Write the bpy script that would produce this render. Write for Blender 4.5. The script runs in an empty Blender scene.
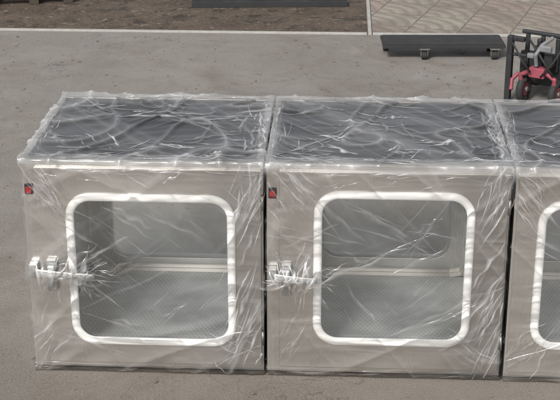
import bpy, bmesh, math, random
from mathutils import Vector, Matrix, noise
random.seed(4)
sc=bpy.context.scene
COL=sc.collection
# ------------------------------------------------------------ node helpers
class M:
    def __init__(s,name):
        s.m=bpy.data.materials.new(name); s.m.use_nodes=True
        s.t=s.m.node_tree; s.t.nodes.clear()
        s.out=s.t.nodes.new('ShaderNodeOutputMaterial')
    def n(s,typ,ins=None,**kw):
        nd=s.t.nodes.new(typ)
        for k,v in kw.items(): setattr(nd,k,v)
        for k,v in (ins or {}).items():
            if isinstance(v,bpy.types.NodeSocket): s.t.links.new(v,nd.inputs[k])
            else: nd.inputs[k].default_value=v
        return nd
    def link(s,a,b): s.t.links.new(a,b)
    def math(s,op,a,b=0.0,c=0.0,clamp=False):
        nd=s.n('ShaderNodeMath',{0:a,1:b,2:c},operation=op); nd.use_clamp=clamp; return nd.outputs[0]
    def coords(s,loc=(0,0,0),rot=(0,0,0),scale=(1,1,1),kind='Object'):
        tc=s.n('ShaderNodeTexCoord')
        mp=s.n('ShaderNodeMapping',{'Vector':tc.outputs[kind],'Location':loc,'Rotation':rot,'Scale':scale})
        return mp.outputs[0]
    def noise(s,vec,scale,detail=4,rough=.55,dist=0):
        return s.n('ShaderNodeTexNoise',{'Vector':vec,'Scale':scale,'Detail':detail,'Roughness':rough,'Distortion':dist}).outputs['Fac']
    def rng(s,v,a,b,c,d):
        return s.n('ShaderNodeMapRange',{'Value':v,'From Min':a,'From Max':b,'To Min':c,'To Max':d}).outputs[0]
    def mix(s,f,a,b,typ='MIX'):
        nd=s.t.nodes.new('ShaderNodeMix'); nd.data_type='RGBA'; nd.blend_type=typ
        for i,v in ((0,f),(6,a),(7,b)):
            if isinstance(v,bpy.types.NodeSocket): s.t.links.new(v,nd.inputs[i])
            elif i and isinstance(v,tuple) and len(v)==3: nd.inputs[i].default_value=(*v,1)
            else: nd.inputs[i].default_value=v
        return nd.outputs[2]
    def bump(s,h,strength=.3,dist=.01):
        return s.n('ShaderNodeBump',{'Height':h,'Strength':strength,'Distance':dist}).outputs[0]
    def principled(s,**k):
        nd=s.n('ShaderNodeBsdfPrincipled')
        for a,v in k.items():
            a=a.replace('_',' ')
            if isinstance(v,bpy.types.NodeSocket): s.t.links.new(v,nd.inputs[a])
            else: nd.inputs[a].default_value=(*v,1) if isinstance(v,tuple) and len(v)==3 else v
        s.link(nd.outputs[0],s.out.inputs[0]); return nd

def simple(name,col,rough=.5,metal=0.0,var=.15,sc_=30,bump=.1):
    m=M(name); v=m.coords(); f=m.noise(v,sc_)
    c=m.mix(f,tuple(x*(1-var) for x in col),tuple(min(1,x*(1+var)) for x in col))
    m.principled(Base_Color=c,Roughness=m.rng(f,.3,.7,rough*.8,min(1,rough*1.2)),Metallic=metal,Normal=m.bump(f,bump,.002))
    return m.m

def steel(name,col,rough,metal,wave=.06):
    m=M(name)
    f=m.noise(m.coords(scale=(420,80,3.0)),1.0,2,.6)
    big=m.noise(m.coords(scale=(1.8,2,.45)),1.4,2,.5)
    c=m.mix(m.math('MULTIPLY',f,.10),col,tuple(x*.84 for x in col))
    c=m.mix(m.rng(big,.34,.66,0,1.0),c,tuple(x*.66 for x in col))
    r=m.math('ADD',m.rng(f,.3,.7,rough-.015,rough+.015),m.rng(big,.3,.7,-.08,.08))
    m.principled(Base_Color=c,Roughness=r,Metallic=metal,Normal=m.bump(big,wave,.03))
    return m.m
MAT={}
MAT['steel']=steel('brushed_steel',(.79,.765,.725),.28,.84)
MAT['steel_dark']=simple('black_trim',(.014,.014,.015),.25,0,.3,8,.02)
MAT['top_grey']=simple('dark_reflection_grey',(.050,.050,.051),.18,.25,.8,2.6,.02)  # dark tone painted in for a dark building reflected in the steel top
MAT['steel_in']=steel('chamber_steel',(.80,.81,.79),.34,.35,.03)
MAT['chrome']=simple('dull_zinc',(.50,.50,.49),.36,.6,.10,60,.03)
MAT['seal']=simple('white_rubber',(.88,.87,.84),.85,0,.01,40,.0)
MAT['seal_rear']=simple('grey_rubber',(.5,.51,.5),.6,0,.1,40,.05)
MAT['black']=simple('black_plastic',(.014,.014,.016),.6,0,.5,20,.2)
MAT['red']=simple('red_plastic',(.33,.006,.006),.4,0,.2)
MAT['foot']=simple('black_rubber',(.018,.018,.018),.8,0,.4,25,.3)
MAT['pinkred']=simple('faded_red_paint',(.23,.045,.065),.6,0,.8,26,.3)
MAT['grey']=simple('grey_plastic',(.15,.15,.155),.55,0,.4,16)
MAT['frame']=simple('worn_trolley_paint',(.020,.020,.021),.85,0,.8,14,.5)
MAT['zinc']=simple('zinc_caster_metal',(.20,.19,.175),.5,.4,.5,25)

m=M('perforated_steel'); tc=m.n('ShaderNodeTexCoord'); sp=m.n('ShaderNodeSeparateXYZ',{0:tc.outputs['Object']})
PT=1/.014
row=m.math('MULTIPLY',m.math('FLOOR',m.math('MULTIPLY',sp.outputs[1],PT)),.5)
x=m.math('SUBTRACT',m.math('FRACT',m.math('ADD',m.math('MULTIPLY',sp.outputs[0],PT),row)),.5)
y=m.math('SUBTRACT',m.math('FRACT',m.math('MULTIPLY',sp.outputs[1],PT)),.5)
d=m.math('SQRT',m.math('ADD',m.math('MULTIPLY',x,x),m.math('MULTIPLY',y,y)))
hole=m.rng(d,.14,.27,1,0)
nz=m.noise(m.coords(),3.5,4)
c=m.mix(m.rng(nz,.38,.62,0,1),(.50,.51,.50),(.84,.84,.82)); c=m.mix(m.math('MULTIPLY',hole,m.rng(m.noise(m.coords(),6,2),.4,.6,.25,.6)),c,(.16,.16,.16))
m.principled(Base_Color=c,Metallic=.2,Roughness=.3)
MAT['perf']=m.m

def glass(name,tint,frost):
    m=M(name)
    gl=m.n('ShaderNodeBsdfGlossy',{'Color':(1,1,1,1),'Roughness':.03})
    tr=m.n('ShaderNodeBsdfTransparent',{'Color':(*tint,1)})
    fr=m.n('ShaderNodeFresnel',{'IOR':1.5})
    mx=m.n('ShaderNodeMixShader',{0:m.math('MULTIPLY',fr.outputs[0],1.8,clamp=True),1:tr.outputs[0],2:gl.outputs[0]})
    if frost:
        df=m.n('ShaderNodeBsdfDiffuse',{'Color':(.85,.86,.85,1)}); tl=m.n('ShaderNodeBsdfTranslucent',{'Color':(.85,.86,.85,1)})
        dd=m.n('ShaderNodeMixShader',{0:.5,1:df.outputs[0],2:tl.outputs[0]})
        mx=m.n('ShaderNodeMixShader',{0:m.rng(m.noise(m.coords(),3.2,3),.38,.62,frost-.3,frost+.3),1:mx.outputs[0],2:dd.outputs[0]})
    m.link(mx.outputs[0],m.out.inputs[0]); return m.m
MAT['glass']=glass('window_glass',(.955,.965,.96),0)
MAT['glass_rear']=glass('cloudy_window_glass',(.96,.97,.965),.40)

# stretch film: haze comes from the mesh (cloudy creases and folds, plus highlights and glints painted in white)
m=M('clear_stretch_film')
at=m.n('ShaderNodeAttribute',attribute_name='haze')
f1=m.noise(m.coords(rot=(0,.62,.2),scale=(3,6,16)),1.0,2,.5,.5)
bn=m.bump(f1,.45,.016)
tr=m.n('ShaderNodeBsdfTransparent',{'Color':(.997,.997,.997,1)})
gl=m.n('ShaderNodeBsdfGlossy',{'Color':(1,1,1,1),'Roughness':.10,'Normal':bn})
fr=m.n('ShaderNodeFresnel',{'IOR':1.4,'Normal':bn})
mx=m.n('ShaderNodeMixShader',{0:fr.outputs[0],1:tr.outputs[0],2:gl.outputs[0]})
df=m.n('ShaderNodeBsdfDiffuse',{'Color':(.97,.97,.98,1)}); tl=m.n('ShaderNodeBsdfTranslucent',{'Color':(.97,.97,.98,1)})
dd=m.n('ShaderNodeMixShader',{0:.35,1:df.outputs[0],2:tl.outputs[0]})
g2=m.n('ShaderNodeBsdfGlossy',{'Color':(1,1,1,1),'Roughness':.22})
d3=m.n('ShaderNodeMixShader',{0:.28,1:dd.outputs[0],2:g2.outputs[0]})
mx2=m.n('ShaderNodeMixShader',{0:at.outputs['Fac'],1:mx.outputs[0],2:d3.outputs[0]})
m.link(mx2.outputs[0],m.out.inputs[0]); MAT['film']=m.m

# ------------------------------------------------------------ mesh helpers
def obj(name,bm,mat,parent=None,smooth=False,bevel=0,recalc=True):
    me=bpy.data.meshes.new(name)
    if recalc: bmesh.ops.recalc_face_normals(bm,faces=bm.faces[:])
    bm.to_mesh(me); bm.free()
    for p in me.polygons: p.use_smooth=smooth
    o=bpy.data.objects.new(name,me); COL.objects.link(o)
    me.materials.append(mat)
    if parent: o.parent=parent
    if bevel:
        b=o.modifiers.new('bevel','BEVEL'); b.width=bevel; b.segments=2; b.limit_method='ANGLE'; b.angle_limit=math.radians(40)
    return o
def box(bm,x0,x1,y0,y1,z0,z1):
    g=bmesh.ops.create_cube(bm,size=1)['verts']
    for v in g: v.co=Vector((x0+(v.co.x+.5)*(x1-x0),y0+(v.co.y+.5)*(y1-y0),z0+(v.co.z+.5)*(z1-z0)))
    return g
def cyl(bm,p0,p1,r,seg=16,r2=None):
    p0=Vector(p0);p1=Vector(p1);d=p1-p0
    g=bmesh.ops.create_cone(bm,cap_ends=True,segments=seg,radius1=r,radius2=r if r2 is None else r2,depth=d.length)['verts']
    q=Vector((0,0,1)).rotation_difference(d)
    for v in g: v.co=q@v.co+(p0+p1)/2
    return g
def tube(bm,pts,r,seg=10,closed=False,flat=1.0):
    n=len(pts);rings=[]
    for i,p in enumerate(pts):
        a=pts[(i-1)%n] if closed or i>0 else pts[i]; b=pts[(i+1)%n] if closed or i<n-1 else pts[i]
        t=(Vector(b)-Vector(a)).normalized()
        ref=Vector((0,1,0)) if abs(t.y)<.9 else Vector((0,0,1))
        s=t.cross(ref).normalized(); u=s.cross(t)
        rings.append([bm.verts.new(Vector(p)+s*r*math.cos(k*2*math.pi/seg)+u*r*flat*math.sin(k*2*math.pi/seg)) for k in range(seg)])
    for i in range(n if closed else n-1):
        A=rings[i];B=rings[(i+1)%n]
        for k in range(seg): bm.faces.new((A[k],A[(k+1)%seg],B[(k+1)%seg],B[k]))
    if not closed: bm.faces.new(rings[0]);bm.faces.new(rings[-1])
def rr_point(cx,cz,hw,hh,r,a):
    d=Vector((math.cos(a),math.sin(a)));lo,hi=0,3*max(hw,hh)
    for _ in range(34):
        t=(lo+hi)/2;q=d*t
        qx=abs(q.x)-(hw-r);qz=abs(q.y)-(hh-r)
        s=Vector((max(qx,0),max(qz,0))).length+min(max(qx,qz),0)-r
        if s>0: hi=t
        else: lo=t
    return cx+d.x*lo,cz+d.y*lo
def ring_plate(bm,x0,x1,z0,z1,h,r,ya,yb):
    hx0,hx1,hz0,hz1=h; cx,cz=(hx0+hx1)/2,(hz0+hz1)/2
    ang=[i*2*math.pi/96 for i in range(96)]
    for X in (x0,x1):
        for Z in (z0,z1): ang.append(math.atan2(Z-cz,X-cx)%(2*math.pi))
    ang=sorted(set(round(a,6) for a in ang))
    L=[]
    for a in ang:
        ix,iz=rr_point(cx,cz,(hx1-hx0)/2,(hz1-hz0)/2,r,a)
        c,s=math.cos(a),math.sin(a)
        tx=((x1-cx)/c if c>1e-9 else (x0-cx)/c if c<-1e-9 else 1e9); tz=((z1-cz)/s if s>1e-9 else (z0-cz)/s if s<-1e-9 else 1e9)
        t=min(tx,tz); ox,oz=cx+c*t,cz+s*t
        L.append([bm.verts.new((ix,ya,iz)),bm.verts.new((ox,ya,oz)),bm.verts.new((ix,yb,iz)),bm.verts.new((ox,yb,oz))])
    n=len(L)
    for i in range(n):
        a=L[i];b=L[(i+1)%n]
        bm.faces.new((a[0],a[1],b[1],b[0]));bm.faces.new((a[2],b[2],b[3],a[3]))
        bm.faces.new((a[0],b[0],b[2],a[2]));bm.faces.new((a[1],a[3],b[3],b[1]))
def seal_pts(h,r,y):
    cx,cz=(h[0]+h[1])/2,(h[2]+h[3])/2
    hw,hh=(h[1]-h[0])/2,(h[3]-h[2])/2
    pts=[]
    for k,(sx,sz) in enumerate([(1,1),(-1,1),(-1,-1),(1,-1)]):
        for i in range(11):
            a=k*math.pi/2+i/10*math.pi/2
            pts.append((cx+sx*(hw-r)+r*math.cos(a),y,cz+sz*(hh-r)+r*math.sin(a)))
    return pts
def empty(name,loc,label,cat,group=None,rz=0):
    e=bpy.data.objects.new(name,None); e.empty_display_size=.1; COL.objects.link(e)
    e.location=loc; e.rotation_euler=(0,0,rz)
    e['label']=label;e['category']=cat
    if group: e['group']=group
    return e

# ------------------------------------------------------------ pass box
W,D,H=.706,.609,.678
def ridge(v,s):
    a=abs(noise.noise(v))*2.2
    return (1-a)**s if a<1 else 0
def build_film(parent,seed,handle,h):
    bm=bmesh.new(); hz=bm.verts.layers.float.new('haze')
    R=.005
    lo=Vector((-.001,-.026,.003));hi=Vector((W+.001,D+.018,H+.012))
    so=Vector((seed*11.3,seed*5.1,seed*3.7))
    rs=random.Random(seed*7)
    ilo=lo+Vector((R,R,R));ihi=hi-Vector((R,R,R))
    def disp(p,extra=0.0):
        c=Vector([min(max(p[i],ilo[i]),ihi[i]) for i in range(3)])
        n=p-c
        n=n.normalized() if n.length>1e-6 else Vector((0,-1,0))
        x,y,z=p; u=(x+y*.8)
        a=Vector((u*1.3+z*1.0,(z-u*.7)*5,1.3))+so
        b=Vector((u*1.0-z*.9,(z+u*1.1)*5.5,5.3))+so
        d1=ridge(a,6)*.0025+ridge(b,7)*.0022
        w=Vector((noise.noise(Vector((x*3,y*3,z*3))+so),noise.noise(Vector((x*3+9,y*3+9,z*3))+so),0))
        q1=Vector((x*2.6+y*2.2,y*3.6-x*3.6,0))+w*.7+so
        q2=Vector((x*6-y*5,y*6+x*5,z*6))+w*.9+so
        pt=max(0,.5+1.1*noise.noise(Vector((x*3,y*3,7))+so))
        d2=ridge(q1,9)*.009+ridge(q2,9)*.005*pt
        t=min(1,max(0,(z-(H-.02))/.02))
        d=d1*(1-t)+d2*t
        rim=math.exp(-((z-(H-.002))/.012)**2)
        rr=ridge(Vector((u*5,z*10,3))+so,4)
        edge_t=0
        if z>H:
            m_=min(x,W-x,y,D-y); edge_t=math.exp(-(max(0,m_)/.030)**2)
            d+=edge_t*.002*ridge(q2*1.3,3)
        d+=rim*.003*rr
        sk=math.exp(-((z-.02)/.03)**2); d+=sk*(.003*noise.noise(Vector((u*10,z*5,0))+so)+.001)
        if y<.02 and handle:
            r=math.hypot((x-.06)/.10,(z-handle[2]+.012)/.080); d+=.007*math.exp(-r*r)
        if z>H-.004 and .03<x<W-.03 and .03<y<D-.03: d-=.003
        for cx in (0,W):
            e=math.exp(-((x-cx)/.03)**2-((z-H)/.025)**2-((y)/.04)**2); d+=.012*e*(.7+noise.noise(so+p*20))
        # clearer over the middle of the door, cloudier toward its edges and corners
        ed=1-min(1,max(0,min(x,W-x,z+.02,H-z)/.16))
        hazev=.007+.05*max(0,noise.noise(p*2.4+so*2)-.02)*(.5+ed)+(.08*ridge(a,24)+.08*ridge(b,26))*(.5+.9*ed)
        hazev+=t*(.008+.22*ridge(q1,18)*(.4+pt)+.20*pt*ridge(q2,18)+.07*max(0,noise.noise(p*4+so))+edge_t*.12*(1+noise.noise(p*9+so)))+rim*(.05+.20*rr)
        return c+n*(R+d+extra),min(.9,hazev)
    def V(p,extra=0.0,haze=None):
        co,h_=disp(p,extra); v=bm.verts.new(co); v[hz]=h_ if haze is None else min(.95,max(0,haze+h_*.5)); return v
    def grid(fn,nu,nv):
        G=[[V(fn(i/nu,j/nv)) for j in range(nv+1)] for i in range(nu+1)]
        for i in range(nu):
            for j in range(nv): bm.faces.new((G[i][j],G[i+1][j],G[i+1][j+1],G[i][j+1]))
    mf=lambda a,b,t:a+(b-a)*t
    NX,NY,NZ=200,160,190
    grid(lambda u,v:Vector((mf(lo.x,hi.x,u),lo.y,mf(lo.z,hi.z,v))),NX,NZ)
    grid(lambda u,v:Vector((mf(lo.x,hi.x,u),mf(lo.y,hi.y,v),hi.z)),NX,NY)
    grid(lambda u,v:Vector((lo.x,mf(lo.y,hi.y,u),mf(lo.z,hi.z,v))),50,NZ)
    grid(lambda u,v:Vector((hi.x,mf(lo.y,hi.y,u),mf(lo.z,hi.z,v))),50,NZ)
    bmesh.ops.remove_doubles(bm,verts=bm.verts[:],dist=1e-5)
    def sliver(kind,a,b,ang,ln,wd,hzv,curve,lift=0):  # pale slivers: film creases, with highlight streaks and glints painted on as white
        n=15; rows=[]
        k1,k2=rs.uniform(-1,1)*.3,rs.uniform(3,7)
        off=rs.uniform(.15,.85); ph=rs.uniform(0,6)
        for i in range(n):
            t=i/(n-1)-.5
            cv=curve*(t*t-.1)+wd*k1*math.sin(t*k2*3)
            s=a+math.cos(ang)*ln*t-math.sin(ang)*cv; q=b+math.sin(ang)*ln*t+math.cos(ang)*cv
            fade=(1-(2*abs(t))**2)
            wv=wd*fade*(.8+.3*math.sin(t*14+ph))*.5+.00008
            row=[];ok=True
            for sg in (1,1-2*off,-1):
                ss=s-math.sin(ang)*wv*sg; qq=q+math.cos(ang)*wv*sg
                if kind=='f': p=Vector((ss,lo.y,qq)); ok&=lo.x<ss<hi.x and lo.z<qq<hi.z
                elif kind=='t': p=Vector((ss,qq,hi.z)); ok&=lo.x<ss<hi.x and lo.y<qq<hi.y
                else: p=Vector((lo.x,ss,qq)); ok&=lo.y<ss<hi.y and lo.z<qq<hi.z
                row.append(p)
            rows.append((row,ok,fade,.75+.35*math.sin(t*19+ph*2)))
        pv=None
        for row,ok,fade,md in rows:
            if not ok: pv=None; continue
            k=md*hzv*(.15+.85*fade)
            e=.0006+lift*fade
            cur=(V(row[0],e,0),V(row[1],e+min(.002,wd*.3*fade),k),V(row[2],e,k*.05))
            if pv:
                bm.faces.new((pv[0],pv[1],cur[1],cur[0])); bm.faces.new((pv[1],pv[2],cur[2],cur[1]))
            pv=cur
    def cluster(kind,ca,cb,ang,n,sa,sb,lmin,lmax,w,hzv,da=.15):
        for _ in range(n):
            wk=rs.choice([.3,.6,1,1.6,2.6])
            sliver(kind,rs.gauss(ca,sa),rs.gauss(cb,sb),rs.gauss(ang,da),rs.uniform(lmin,lmax),w*wk,hzv*rs.choice([.3,.5,.8,1.2])*(1 if wk<1.5 else .6),rs.uniform(-.04,.04))
    g=math.radians
    for k in range(6):
        cluster('f',rs.uniform(0,W),rs.uniform(.05,.62),g(rs.choice([38,-35,50,-45,20,-15])+rs.uniform(-8,8)),5,.06,.05,.08,.36,.0055,.26,.15)
    cluster('f',.655,.17,g(68),28,.022,.08,.08,.30,.006,.8,.10)
    cluster('f',.60,.09,g(-35),9,.05,.03,.08,.20,.005,.5)
    cluster('f',.06,.60,g(-50),16,.03,.04,.08,.24,.006,.6)
    cluster('f',.06,.12,g(55),9,.03,.04,.06,.20,.006,.5)
    cluster('f',.665,.58,g(66),22,.02,.05,.08,.24,.006,.8,.1)
    cluster('f',.35,.662,g(0),20,.22,.006,.05,.18,.004,.6,.05)
    cluster('f',.35,.640,g(-4),12,.22,.012,.03,.10,.005,.45,.5)
    cluster('f',.35,.022,g(3),10,.22,.006,.08,.3,.003,.35,.05)
    if handle:
        hx,hzc=(handle[0]+handle[1])/2,handle[2]
        for _ in range(26):
            an=rs.uniform(0,2*math.pi); r=rs.uniform(.04,.11)
            sliver('f',hx+math.cos(an)*r*1.2,hzc+math.sin(an)*r*.8,an+rs.uniform(-.4,.4),rs.uniform(.05,.13),.0055,rs.uniform(.15,.5),0)
        for _ in range(20):
            sliver('f',rs.uniform(handle[0]-.005,handle[1]-.02),hzc+rs.uniform(-.015,.015),g(rs.choice([75,100,55,120,20,160])),rs.uniform(.09,.16),rs.choice([.006,.012,.022]),rs.uniform(.12,.34),0,.036)
    cluster('f',.33,.36,g(30),8,.12,.09,.14,.40,.008,.30,.08)
    cluster('f',.28,.50,g(-30),6,.08,.05,.10,.25,.009,.26,.15)
    cluster('f',.45,.25,g(40),5,.08,.05,.08,.22,.009,.28,.15)
    for k in range(11):
        cluster('t',rs.uniform(.03,W-.03),rs.uniform(.03,D-.03),g(rs.uniform(-75,75)),4,.05,.05,.06,.26,.007,.65,.22)
    cluster('t',.35,.012,0,34,.22,.010,.05,.18,.006,.8,.08)
    cluster('t',.02,.3,g(88),16,.012,.16,.06,.22,.006,.7,.06)
    cluster('t',.68,.3,g(92),26,.018,.16,.06,.22,.007,.85,.10)
    cluster('t',.5,.13,g(18),12,.08,.05,.04,.14,.010,1.1,.5)
    cluster('t',.15,.15,g(-35),11,.06,.06,.05,.17,.010,1.1,.4)
    cluster('t',.35,.40,g(8),8,.15,.05,.06,.24,.012,.85,.4)
    cluster('t',.4,.60,0,18,.2,.010,.05,.16,.006,.7,.06)
    cluster('s',.3,.35,g(40),24,.2,.2,.08,.3,.005,.4,.3)
    for xc,wd_,ln in ((W-.026,.085,.15),):
        ph=rs.uniform(0,6); nu,nv=40,26; G=[]
        for i in range(nu+1):
            col=[]
            for j in range(nv+1):
                s=i/nu-.5; q=j/nv
                wdt=wd_*(1-.45*q)
                f_=s*17+ph+q*1.2+1.5*noise.noise(Vector((s*4,q*2,seed*3)))
                pl=math.sin(f_)*.003*(1-.4*q)
                xx=xc+s*wdt*1.2+.012*q*q*math.sin(ph)
                zz=H+.010-ln*q*(.75+.5*noise.noise(Vector((s*4,2,seed))))
                v=bm.verts.new((xx,-.034-.005*math.sin(min(1,q*3)*1.57)*(1-q)+pl,zz))
                v[hz]=(.03+.30*max(0,math.sin(f_+.6))**8)*max(0,math.cos(s*math.pi))**.5*(1-q**3)
                col.append(v)
            G.append(col)
        for i in range(nu):
            for j in range(nv): bm.faces.new((G[i][j],G[i+1][j],G[i+1][j+1],G[i][j+1]))
    o=obj('stretch_film',bm,MAT['film'],parent,smooth=True,recalc=False)
    o['label']='crinkled clear plastic wrap'
    return o

def pass_box(x,y,rz,win,margin,handle,switch,seed,label):
    e=empty('pass_box',(x,y,0),label,'pass box','row of wrapped stainless pass boxes',rz)
    F=.005; t=.003
    bm=bmesh.new()
    box(bm,0,t,.0302,D-.0302,F,H-t);box(bm,W-t,W,.0302,D-.0302,F,H-t)
    box(bm,t+.0005,W-t-.0005,.0302,D-.0302,F,F+t)
    fh=(.075,W-.065,.065,.612)
    ring_plate(bm,0,W,F,H-t-.003,fh,.03,0,.03); ring_plate(bm,0,W,F,H-t,fh,.03,D-.03,D)
    obj('cabinet',bm,MAT['steel'],e,bevel=.001)
    bm=bmesh.new(); box(bm,0,W,-.006,D,H-t+.0002,H)
    obj('lid',bm,MAT['steel'],e)
    bm=bmesh.new()
    for a in ((0,W,-.006,.020),(0,W,D-.018,D),(0,.018,.0202,D-.0182),(W-.018,W,.0202,D-.0182)):
        box(bm,a[0],a[1],a[2],a[3],H+.0003,H+.008)
    obj('lid_rim',bm,MAT['steel'],e,bevel=.001)
    bm=bmesh.new()
    px0,px1,py0,py1,pw=.024,W-.024,.040,D-.024,.045
    for a in ((px0,px1,py0,py0+pw),(px0,px1,py1-pw,py1),(px0,px0+pw,py0+pw+.0002,py1-pw-.0002),(px1-pw,px1,py0+pw+.0002,py1-pw-.0002)):
        box(bm,a[0],a[1],a[2],a[3],H+.0005,H+.005)
    obj('top_border',bm,MAT['steel_dark'],e)
    bm=bmesh.new(); box(bm,px0+pw+.0003,px1-pw-.0003,py0+pw+.0003,py1-pw-.0003,H+.0005,H+.004)  # dark reflection on the lid, built as a thin dark slab
    obj('top_reflection',bm,MAT['top_grey'],e)
    bm=bmesh.new()
    cx0,cx1,cz0,cz1=.06,W-.05,.055,.622; y0,y1=.0305,D-.0305
    P=[(cx0,cz0),(cx1,cz0),(cx1,cz1),(cx0,cz1)]
    for i in range(4):
        a,b=P[i],P[(i+1)%4]
        bm.faces.new([bm.verts.new(v) for v in ((a[0],y0,a[1]),(b[0],y0,b[1]),(b[0],y1,b[1]),(a[0],y1,a[1]))])
    obj('chamber_wall',bm,MAT['steel_in'],e)
    bm=bmesh.new(); box(bm,cx0+.004,cx1-.004,y0+.004,y1-.004,cz0+.004,cz0+.012)
    obj('floor_plate',bm,MAT['perf'],e)
    bm=bmesh.new(); cyl(bm,(cx0+.08,.33,cz1-.03),(cx1-.08,.33,cz1-.03),.012)
    obj('lamp_tube',bm,MAT['seal'],e,smooth=True)
    def door(nm,ya,yb,yg,ys,gm,sm):
        bm=bmesh.new(); ring_plate(bm,margin,W-.007,F+.022,H-.018,win,.062,ya,yb)
        d=obj(nm,bm,MAT['steel'],e,bevel=.001)
        bm=bmesh.new(); tube(bm,seal_pts(win,.062,ys),.0125,12,True,.7)
        obj('window_seal',bm,sm,d,smooth=True)
        bm=bmesh.new(); bm.faces.new([bm.verts.new(p) for p in seal_pts(win,.062,yg)])
        obj('window_glass',bm,gm,d)
        return d
    d=door('front_door',-.011,-.001,-.005,-.014,MAT['glass'],MAT['seal'])
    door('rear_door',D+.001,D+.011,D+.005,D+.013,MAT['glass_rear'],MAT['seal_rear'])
    if handle:
        hx0,hx1,hz,bx=handle
        bm=bmesh.new()
        box(bm,.006,.032,-.026,-.0005,hz-.020,hz+.024)
        box(bm,bx-.002,bx+.028,-.026,-.0115,hz-.062,hz+.040)
        box(bm,bx+.002,bx+.024,-.040,-.0262,hz-.022,hz+.024)
        obj('door_latch',bm,MAT['chrome'],d,bevel=.003)
        bm=bmesh.new()
        N=14
        prof=[]
        for i in range(N+1):
            t_=i/N; xx=hx0+(hx1-hx0)*t_
            hh=.0140*(1-.35*t_) if t_<.95 else .006
            yy=-.045-.005*math.sin(t_*3.0); zz=hz+.004-.007*t_
            prof.append([bm.verts.new((xx,yy+dy,zz+dz*hh)) for dy,dz in ((-.003,-.75),(-.004,0),(-.003,.75),(0,1),(.003,.8),(.003,-.8),(0,-1))])
        for i in range(N):
            for k in range(7): bm.faces.new((prof[i][k],prof[i][(k+1)%7],prof[i+1][(k+1)%7],prof[i+1][k]))
        bm.faces.new(prof[0]);bm.faces.new(prof[-1])
        cyl(bm,(bx+.013,-.042,hz+.002),(bx+.013,-.054,hz+.002),.010,20)
        obj('door_handle',bm,MAT['chrome'],d,bevel=.001)
        for hy in (.12,.56):
            bm=bmesh.new(); cyl(bm,(W-.0025,-.010,hy-.022),(W-.0025,-.010,hy+.022),.0045,12)
            obj('hinge',bm,MAT['steel'],d,smooth=True)
    if switch:
        bm=bmesh.new(); sx,sz=.018,.590
        box(bm,sx-.012,sx+.012,-.006,-.0003,sz-.016,sz+.016)
        s=obj('power_switch',bm,MAT['black'],e,bevel=.0015)
        bm=bmesh.new(); box(bm,sx-.008,sx+.008,-.011,-.0063,sz-.011,sz+.009)
        obj('rocker',bm,MAT['red'],s,bevel=.0015)
    for fx in (.05,W-.05):
        for fy in (.05,D-.05):
            bm=bmesh.new(); cyl(bm,(fx,fy,0),(fx,fy,F-.0002),.02,16,.023)
            obj('foot',bm,MAT['foot'],e)
    build_film(e,seed,handle,H)
    return e
pass_box(-.010,0,0,(.136,.612,.103,.572),.038,(.032,.205,.334,.062),True,1,'stainless pass box with red switch, wrapped in clear film')
pass_box(.705,0,0,(.151,.595,.118,.592),.038,(.025,.153,.334,.047),True,2,'film-wrapped stainless pass box standing between two others')
pass_box(1.419,-.005,0,(.085,.56,.12,.575),.012,None,False,3,'film-wrapped stainless pass box without visible handle, ending the row')

# ------------------------------------------------------------ ground
def sheet(name,x0,x1,y0,y1,z,mat):
    bm=bmesh.new(); bm.faces.new([bm.verts.new(v) for v in ((x0,y0,z),(x1,y0,z),(x1,y1,z),(x0,y1,z))])
    o=obj(name,bm,mat); o['kind']='structure'; o['label']=name.replace('_',' '); return o
m=M('stained_concrete'); v=m.coords()
big=m.noise(v,.9,5,.62,.4); mid=m.noise(v,3.6,6,.70,.3); fine=m.noise(v,95,3,.75); grit=m.noise(v,210,2,.7)
c=m.mix(m.rng(big,.32,.68,0,1),(.155,.140,.122),(.225,.208,.186))
c=m.mix(m.rng(mid,.46,.66,0,.45),c,(.112,.095,.078))
rough_zone=m.rng(m.noise(v,1.9,4,.6),.38,.60,.5,1)
c=m.mix(m.math('MULTIPLY',m.rng(fine,.44,.58,0,.5),rough_zone),c,(.255,.238,.214))
c=m.mix(m.math('MULTIPLY',m.rng(grit,.53,.62,0,.75),rough_zone),c,(.068,.058,.048))
c=m.mix(m.rng(grit,.31,.39,.6,0),c,(.36,.34,.31))
vor=m.n('ShaderNodeTexVoronoi',{'Vector':v,'Scale':34}); spot=m.rng(vor.outputs['Distance'],.06,.18,1,0)
sel=m.rng(m.noise(v,9,3),.52,.58,0,1)
c=m.mix(m.math('MULTIPLY',m.math('MULTIPLY',spot,sel),.7),c,(.045,.038,.031))
blot=m.noise(m.coords(loc=(3,1,0)),1.7,6,.72,1.2)
c=m.mix(m.rng(blot,.50,.66,0,.38),c,(.100,.082,.064))
blot2=m.noise(m.coords(loc=(8,4,0)),2.6,6,.72,1.0)
c=m.mix(m.rng(blot2,.58,.72,0,.3),c,(.29,.275,.25))
wv=m.n('ShaderNodeTexNoise',{'Vector':v,'Scale':4.0,'Detail':4.0})
vv=m.n('ShaderNodeVectorMath',{0:v,1:wv.outputs['Color']},operation='ADD')
ck=m.n('ShaderNodeTexVoronoi',{'Vector':vv.outputs[0],'Scale':1.1},feature='DISTANCE_TO_EDGE')
ckm=m.math('MULTIPLY',m.rng(ck.outputs['Distance'],.0,.008,1,0),m.rng(m.noise(v,1.7,2),.45,.55,0,1))
c=m.mix(m.math('MULTIPLY',ckm,.6),c,(.04,.034,.028))
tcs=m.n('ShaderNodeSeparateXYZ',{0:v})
c=m.mix(m.rng(tcs.outputs[1],-.5,.6,.6,0),c,(.096,.070,.050))
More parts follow.
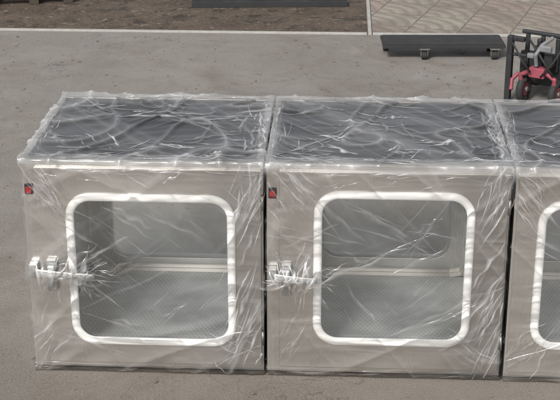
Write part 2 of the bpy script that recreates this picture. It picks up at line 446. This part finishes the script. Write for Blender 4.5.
m.principled(Base_Color=c,Roughness=m.rng(mid,.3,.7,.6,.9),Normal=m.bump(m.math('ADD',m.math('MULTIPLY',fine,.5),m.math('ADD',m.math('MULTIPLY',mid,.6),m.math('MULTIPLY',grit,.6))),.36,.012))
sheet('concrete_ground',-90,90,-90,90,0,m.m)
m=M('brown_dirt'); v=m.coords(); b=m.noise(v,4,6,.7,.7); f=m.noise(v,45,5,.75)
c=m.mix(m.rng(b,.35,.65,0,1),(.045,.030,.020),(.120,.085,.058)); c=m.mix(m.rng(f,.45,.65,0,.7),c,(.17,.13,.095))
c=m.mix(m.rng(m.noise(v,7,5,.75),.54,.60,0,.8),c,(.022,.017,.013))
c=m.mix(m.rng(m.noise(v,12,4,.7,.5),.60,.66,0,.6),c,(.30,.25,.19))
m.principled(Base_Color=c,Roughness=.9,Normal=m.bump(m.math('ADD',f,b),.8,.03))
sheet('dirt_ground',-40,1.07,4.145,40,.004,m.m)
m=M('patterned_pavers'); v=m.coords(rot=(0,0,.30))
br=m.n('ShaderNodeTexBrick',{'Vector':v,'Color1':(.25,.225,.18,1),'Color2':(.23,.17,.145,1),'Mortar':(.09,.08,.07,1),'Scale':1.0,'Mortar Size':.006,'Brick Width':.30,'Row Height':.30,'Bias':-.1}); br.offset=0
vs=m.n('ShaderNodeVectorMath',{0:v,'Scale':1/.30},operation='SCALE')
fx=m.n('ShaderNodeVectorMath',{0:vs.outputs[0]},operation='FRACTION')
sx=m.n('ShaderNodeSeparateXYZ',{0:fx.outputs[0]})
d0=m.math('SQRT',m.math('ADD',m.math('MULTIPLY',sx.outputs[0],sx.outputs[0]),m.math('MULTIPLY',sx.outputs[1],sx.outputs[1])))
rg=m.math('SINE',m.math('MULTIPLY',d0,22))
c=m.mix(m.rng(rg,.0,.6,0,.55),br.outputs['Color'],(.12,.098,.085))
nz=m.noise(m.coords(),34,5,.75); c=m.mix(m.rng(nz,.42,.66,0,.5),c,(.28,.25,.215))
c=m.mix(m.rng(m.noise(m.coords(),3,5,.6),.42,.66,0,.65),c,(.125,.105,.088))
m.principled(Base_Color=c,Roughness=.85,Normal=m.bump(m.math('ADD',nz,m.math('MULTIPLY',rg,-.4)),.5,.008))
sheet('paved_ground',1.10,40,4.145,40,.004,m.m)
edge=simple('pale_concrete_edging',(.30,.29,.268),.85,0,.35,24,.8)
def edging(name,x0,x1,y0,y1):
    bm=bmesh.new(); box(bm,x0,x1,y0,y1,-.02,.010); o=obj(name,bm,edge,bevel=.003); o['kind']='structure'; o['label']='pale concrete edging strip'
edging('pavement_edging',-40,1.068,4.115,4.143); edging('pavement_edging',1.102,40,4.115,4.143); edging('pavement_edging',1.0745,1.0960,4.115,40)
bm=bmesh.new()
rs=random.Random(9)
for i in range(1500):
    x=rs.uniform(-1.6,3.0); y=rs.uniform(-.6,4.0)
    if -.03<x<2.2 and -.05<y<.65: continue
    r=rs.choice([.0015,.002,.003,.003,.004,.006])*rs.uniform(.7,1.3)
    g=bmesh.ops.create_icosphere(bm,subdivisions=1,radius=r)['verts']
    sx_,sy_=rs.uniform(.8,1.8),rs.uniform(.7,1.3)
    for w in g: w.co=Vector((w.co.x*sx_+x,w.co.y*sy_+y,w.co.z*.6+r*.4))
g=obj('grit',bm,simple('grit_stone',(.12,.105,.088),.9,0,.7,6)); g['kind']='stuff'; g['label']='scattered grit on the concrete'

# ------------------------------------------------------------ trolley with casters
T=empty('caster_trolley',(1.52,3.72,0),'low dark steel trolley deck on swivel casters','trolley',rz=.05)
bm=bmesh.new()
x0,x1,y0,y1,z=-.38,.30,-.14,.09,.066
box(bm,x0,x1,y0,y0+.025,z,z+.018);box(bm,x0,x1,y1-.025,y1,z,z+.018)
for xx in (x0,-.16,.06,x1-.03): box(bm,xx,xx+.03,y0+.026,y1-.026,z+.001,z+.017)
box(bm,x0+.01,x1-.01,y0+.01,y1-.01,z+.0185,z+.023)
obj('deck_frame',bm,MAT['frame'],T,bevel=.003)
for (cx,cy) in ((-.15,-.12),(.24,-.12),(-.35,.06),(.24,.06)):
    bm=bmesh.new()
    box(bm,cx-.028,cx+.028,cy-.028,cy+.028,z-.005,z-.0005)
    for s in (-1,1): box(bm,cx+s*.018-.0015,cx+s*.018+.0015,cy-.018,cy+.022,.020,z-.012)
    box(bm,cx-.02,cx+.02,cy-.02,cy+.02,z-.0125,z-.0055)
    c=obj('caster',bm,MAT['zinc'],T,bevel=.001)
    bm=bmesh.new(); cyl(bm,(cx-.0145,cy,.025),(cx+.0145,cy,.025),.025,24)
    obj('wheel',bm,MAT['foot'],c,bevel=.004)
# hand truck: slim dark upright with red wheel parts low on both sides
Q=empty('hand_pallet_truck',(1.895,2.78,0),'dark upright hand truck with faded red wheel parts','hand truck',rz=-.55)
for cx in (-.078,.092):
    bm=bmesh.new(); R_=.070
    tube(bm,[(cx,math.cos(k*math.pi/20)*(R_-.018),R_+math.sin(k*math.pi/20)*(R_-.018)) for k in range(40)],.018,12,True)
    w=obj('wheel',bm,MAT['foot'],Q,smooth=True)
    bm=bmesh.new(); cyl(bm,(cx-.012,0,R_),(cx+.012,0,R_),.034,28)
    for k in range(6):
        a=k*math.pi/3
        cyl(bm,(cx,math.cos(a)*.02,R_+math.sin(a)*.02),(cx,math.cos(a)*.046,R_+math.sin(a)*.046),.009,10)
    obj('hub',bm,MAT['pinkred'],w)
    bm=bmesh.new(); cyl(bm,(cx-.022,0,R_),(cx+.022,0,R_),.013,16)
    obj('axle_cap',bm,MAT['zinc'],w,bevel=.003)
bm=bmesh.new()
tube(bm,[(-.078,-.03,.10),(-.085,-.035,.150),(-.04,-.035,.175),(.05,-.035,.175),(.095,-.035,.150),(.092,-.03,.10)],.012,10)
box(bm,-.035,.045,-.055,-.005,.150,.200)
tube(bm,[(-.10,-.025,.155),(-.125,-.045,.12),(-.115,-.07,.075)],.011,8)
obj('red_body',bm,MAT['pinkred'],Q,bevel=.006)
bm=bmesh.new()
cyl(bm,(-.01,.0,.19),(-.01,.0,.30),.024,24); cyl(bm,(-.01,.0,.30),(-.01,.0,.335),.013,20)
box(bm,.025,.070,-.025,.025,.2002,.265)
obj('pump',bm,MAT['black'],Q,bevel=.006)
bm=bmesh.new()
box(bm,-.14,.14,.07,.11,.08,.24); box(bm,-.16,-.05,.1102,.62,.06,.10); box(bm,.05,.16,.1102,.62,.06,.10)
for xx in (-.11,-.03,.05,.12): box(bm,xx,xx+.022,.050,.0698,.16,.335)
box(bm,-.13,.16,.048,.0698,.3352,.355)
obj('fork_frame',bm,MAT['black'],Q,bevel=.006)
bm=bmesh.new()
box(bm,-.165,-.135,-.045,-.015,.0,.34); box(bm,-.1345,-.06,-.04,-.02,.24,.255); box(bm,-.1345,-.075,-.045,-.02,.315,.34)
obj('upright_post',bm,MAT['black'],Q,bevel=.005)
bm=bmesh.new()
tube(bm,[(-.145,-.048,.32),(-.10,-.08,.29),(-.06,-.09,.24),(-.02,-.07,.18)],.005,8)
tube(bm,[(-.08,.0,.34),(-.02,-.05,.31),(.04,-.07,.25),(.09,-.05,.17)],.006,8)
tube(bm,[(.10,.03,.34),(.11,-.03,.29),(.09,-.06,.24),(.03,-.06,.16)],.005,8)
obj('cable',bm,MAT['foot'],Q,smooth=True)
bm=bmesh.new()
tube(bm,[(.0,-.045,.205),(.0,-.065,.27),(.02,-.04,.315),(.05,.02,.345)],.010,12)
box(bm,.01,.075,-.060,-.036,.285,.318); box(bm,-.05,-.012,-.06,-.033,.245,.27)
obj('grey_bracket',bm,MAT['grey'],Q,bevel=.007)
# things lying on the dirt
bm=bmesh.new(); box(bm,-.5,.5,-.03,.03,.0,.035); box(bm,-.5,.5,.0302,.036,.0,.07)
o=obj('steel_angle_bar',bm,MAT['frame'],bevel=.002); o.location=(.45,4.80,.0045); o.rotation_euler=(0,0,.07); o['label']='dark rusty steel angle bar lying on the dirt'; o['category']='metal bar'
bm=bmesh.new(); 
for k in range(4): box(bm,-.3,.3,-.20+k*.10,-.125+k*.10,.075,.09)
for xx in (-.28,0,.22): box(bm,xx,xx+.06,-.19,.17,.0,.0748)
o=obj('wooden_pallet',bm,simple('dark_wet_wood',(.05,.038,.028),.85,0,.6,14,.5),bevel=.003); o.location=(-1.15,4.95,.0045); o.rotation_euler=(0,0,.25); o['label']='dark weathered wooden pallet lying on brown dirt'; o['category']='pallet'

# ------------------------------------------------------------ light
el,az=math.radians(41),math.radians(204)
w=bpy.data.worlds.new('World'); sc.world=w; w.use_nodes=True
nt=w.node_tree; bg=nt.nodes['Background']
sky=nt.nodes.new('ShaderNodeTexSky'); sky.sky_type='NISHITA'; sky.sun_disc=False; sky.sun_elevation=el; sky.sun_rotation=az
sky.air_density=1.0; sky.dust_density=3.0; sky.ozone_density=1.0
hs=nt.nodes.new('ShaderNodeHueSaturation'); hs.inputs['Saturation'].default_value=.2
nt.links.new(sky.outputs[0],hs.inputs['Color']); nt.links.new(hs.outputs[0],bg.inputs[0]); bg.inputs[1].default_value=.14
L=bpy.data.lights.new('sun','SUN'); L.energy=3.9; L.angle=math.radians(12); L.color=(1,.985,.96)
lo=bpy.data.objects.new('sun',L); COL.objects.link(lo)
dirv=Vector((math.sin(az)*math.cos(el),math.cos(az)*math.cos(el),math.sin(el)))
lo.rotation_euler=dirv.to_track_quat('Z','Y').to_euler(); lo.location=dirv*10
# ------------------------------------------------------------ camera
cam=bpy.data.cameras.new('camera'); co=bpy.data.objects.new('camera',cam); COL.objects.link(co)
cam.sensor_width=36; cam.lens=36*1324.99/560; cam.clip_end=500; cam.clip_start=.05
yaw,pitch=-.04738,.37713
f=Vector((math.sin(yaw)*math.cos(pitch),math.cos(yaw)*math.cos(pitch),-math.sin(pitch)))
co.location=(.91439,-3.58274,1.98836); co.rotation_euler=f.to_track_quat('-Z','Y').to_euler()
sc.camera=co
sc.view_settings.view_transform='Standard'; sc.view_settings.look='None'; sc.view_settings.exposure=0
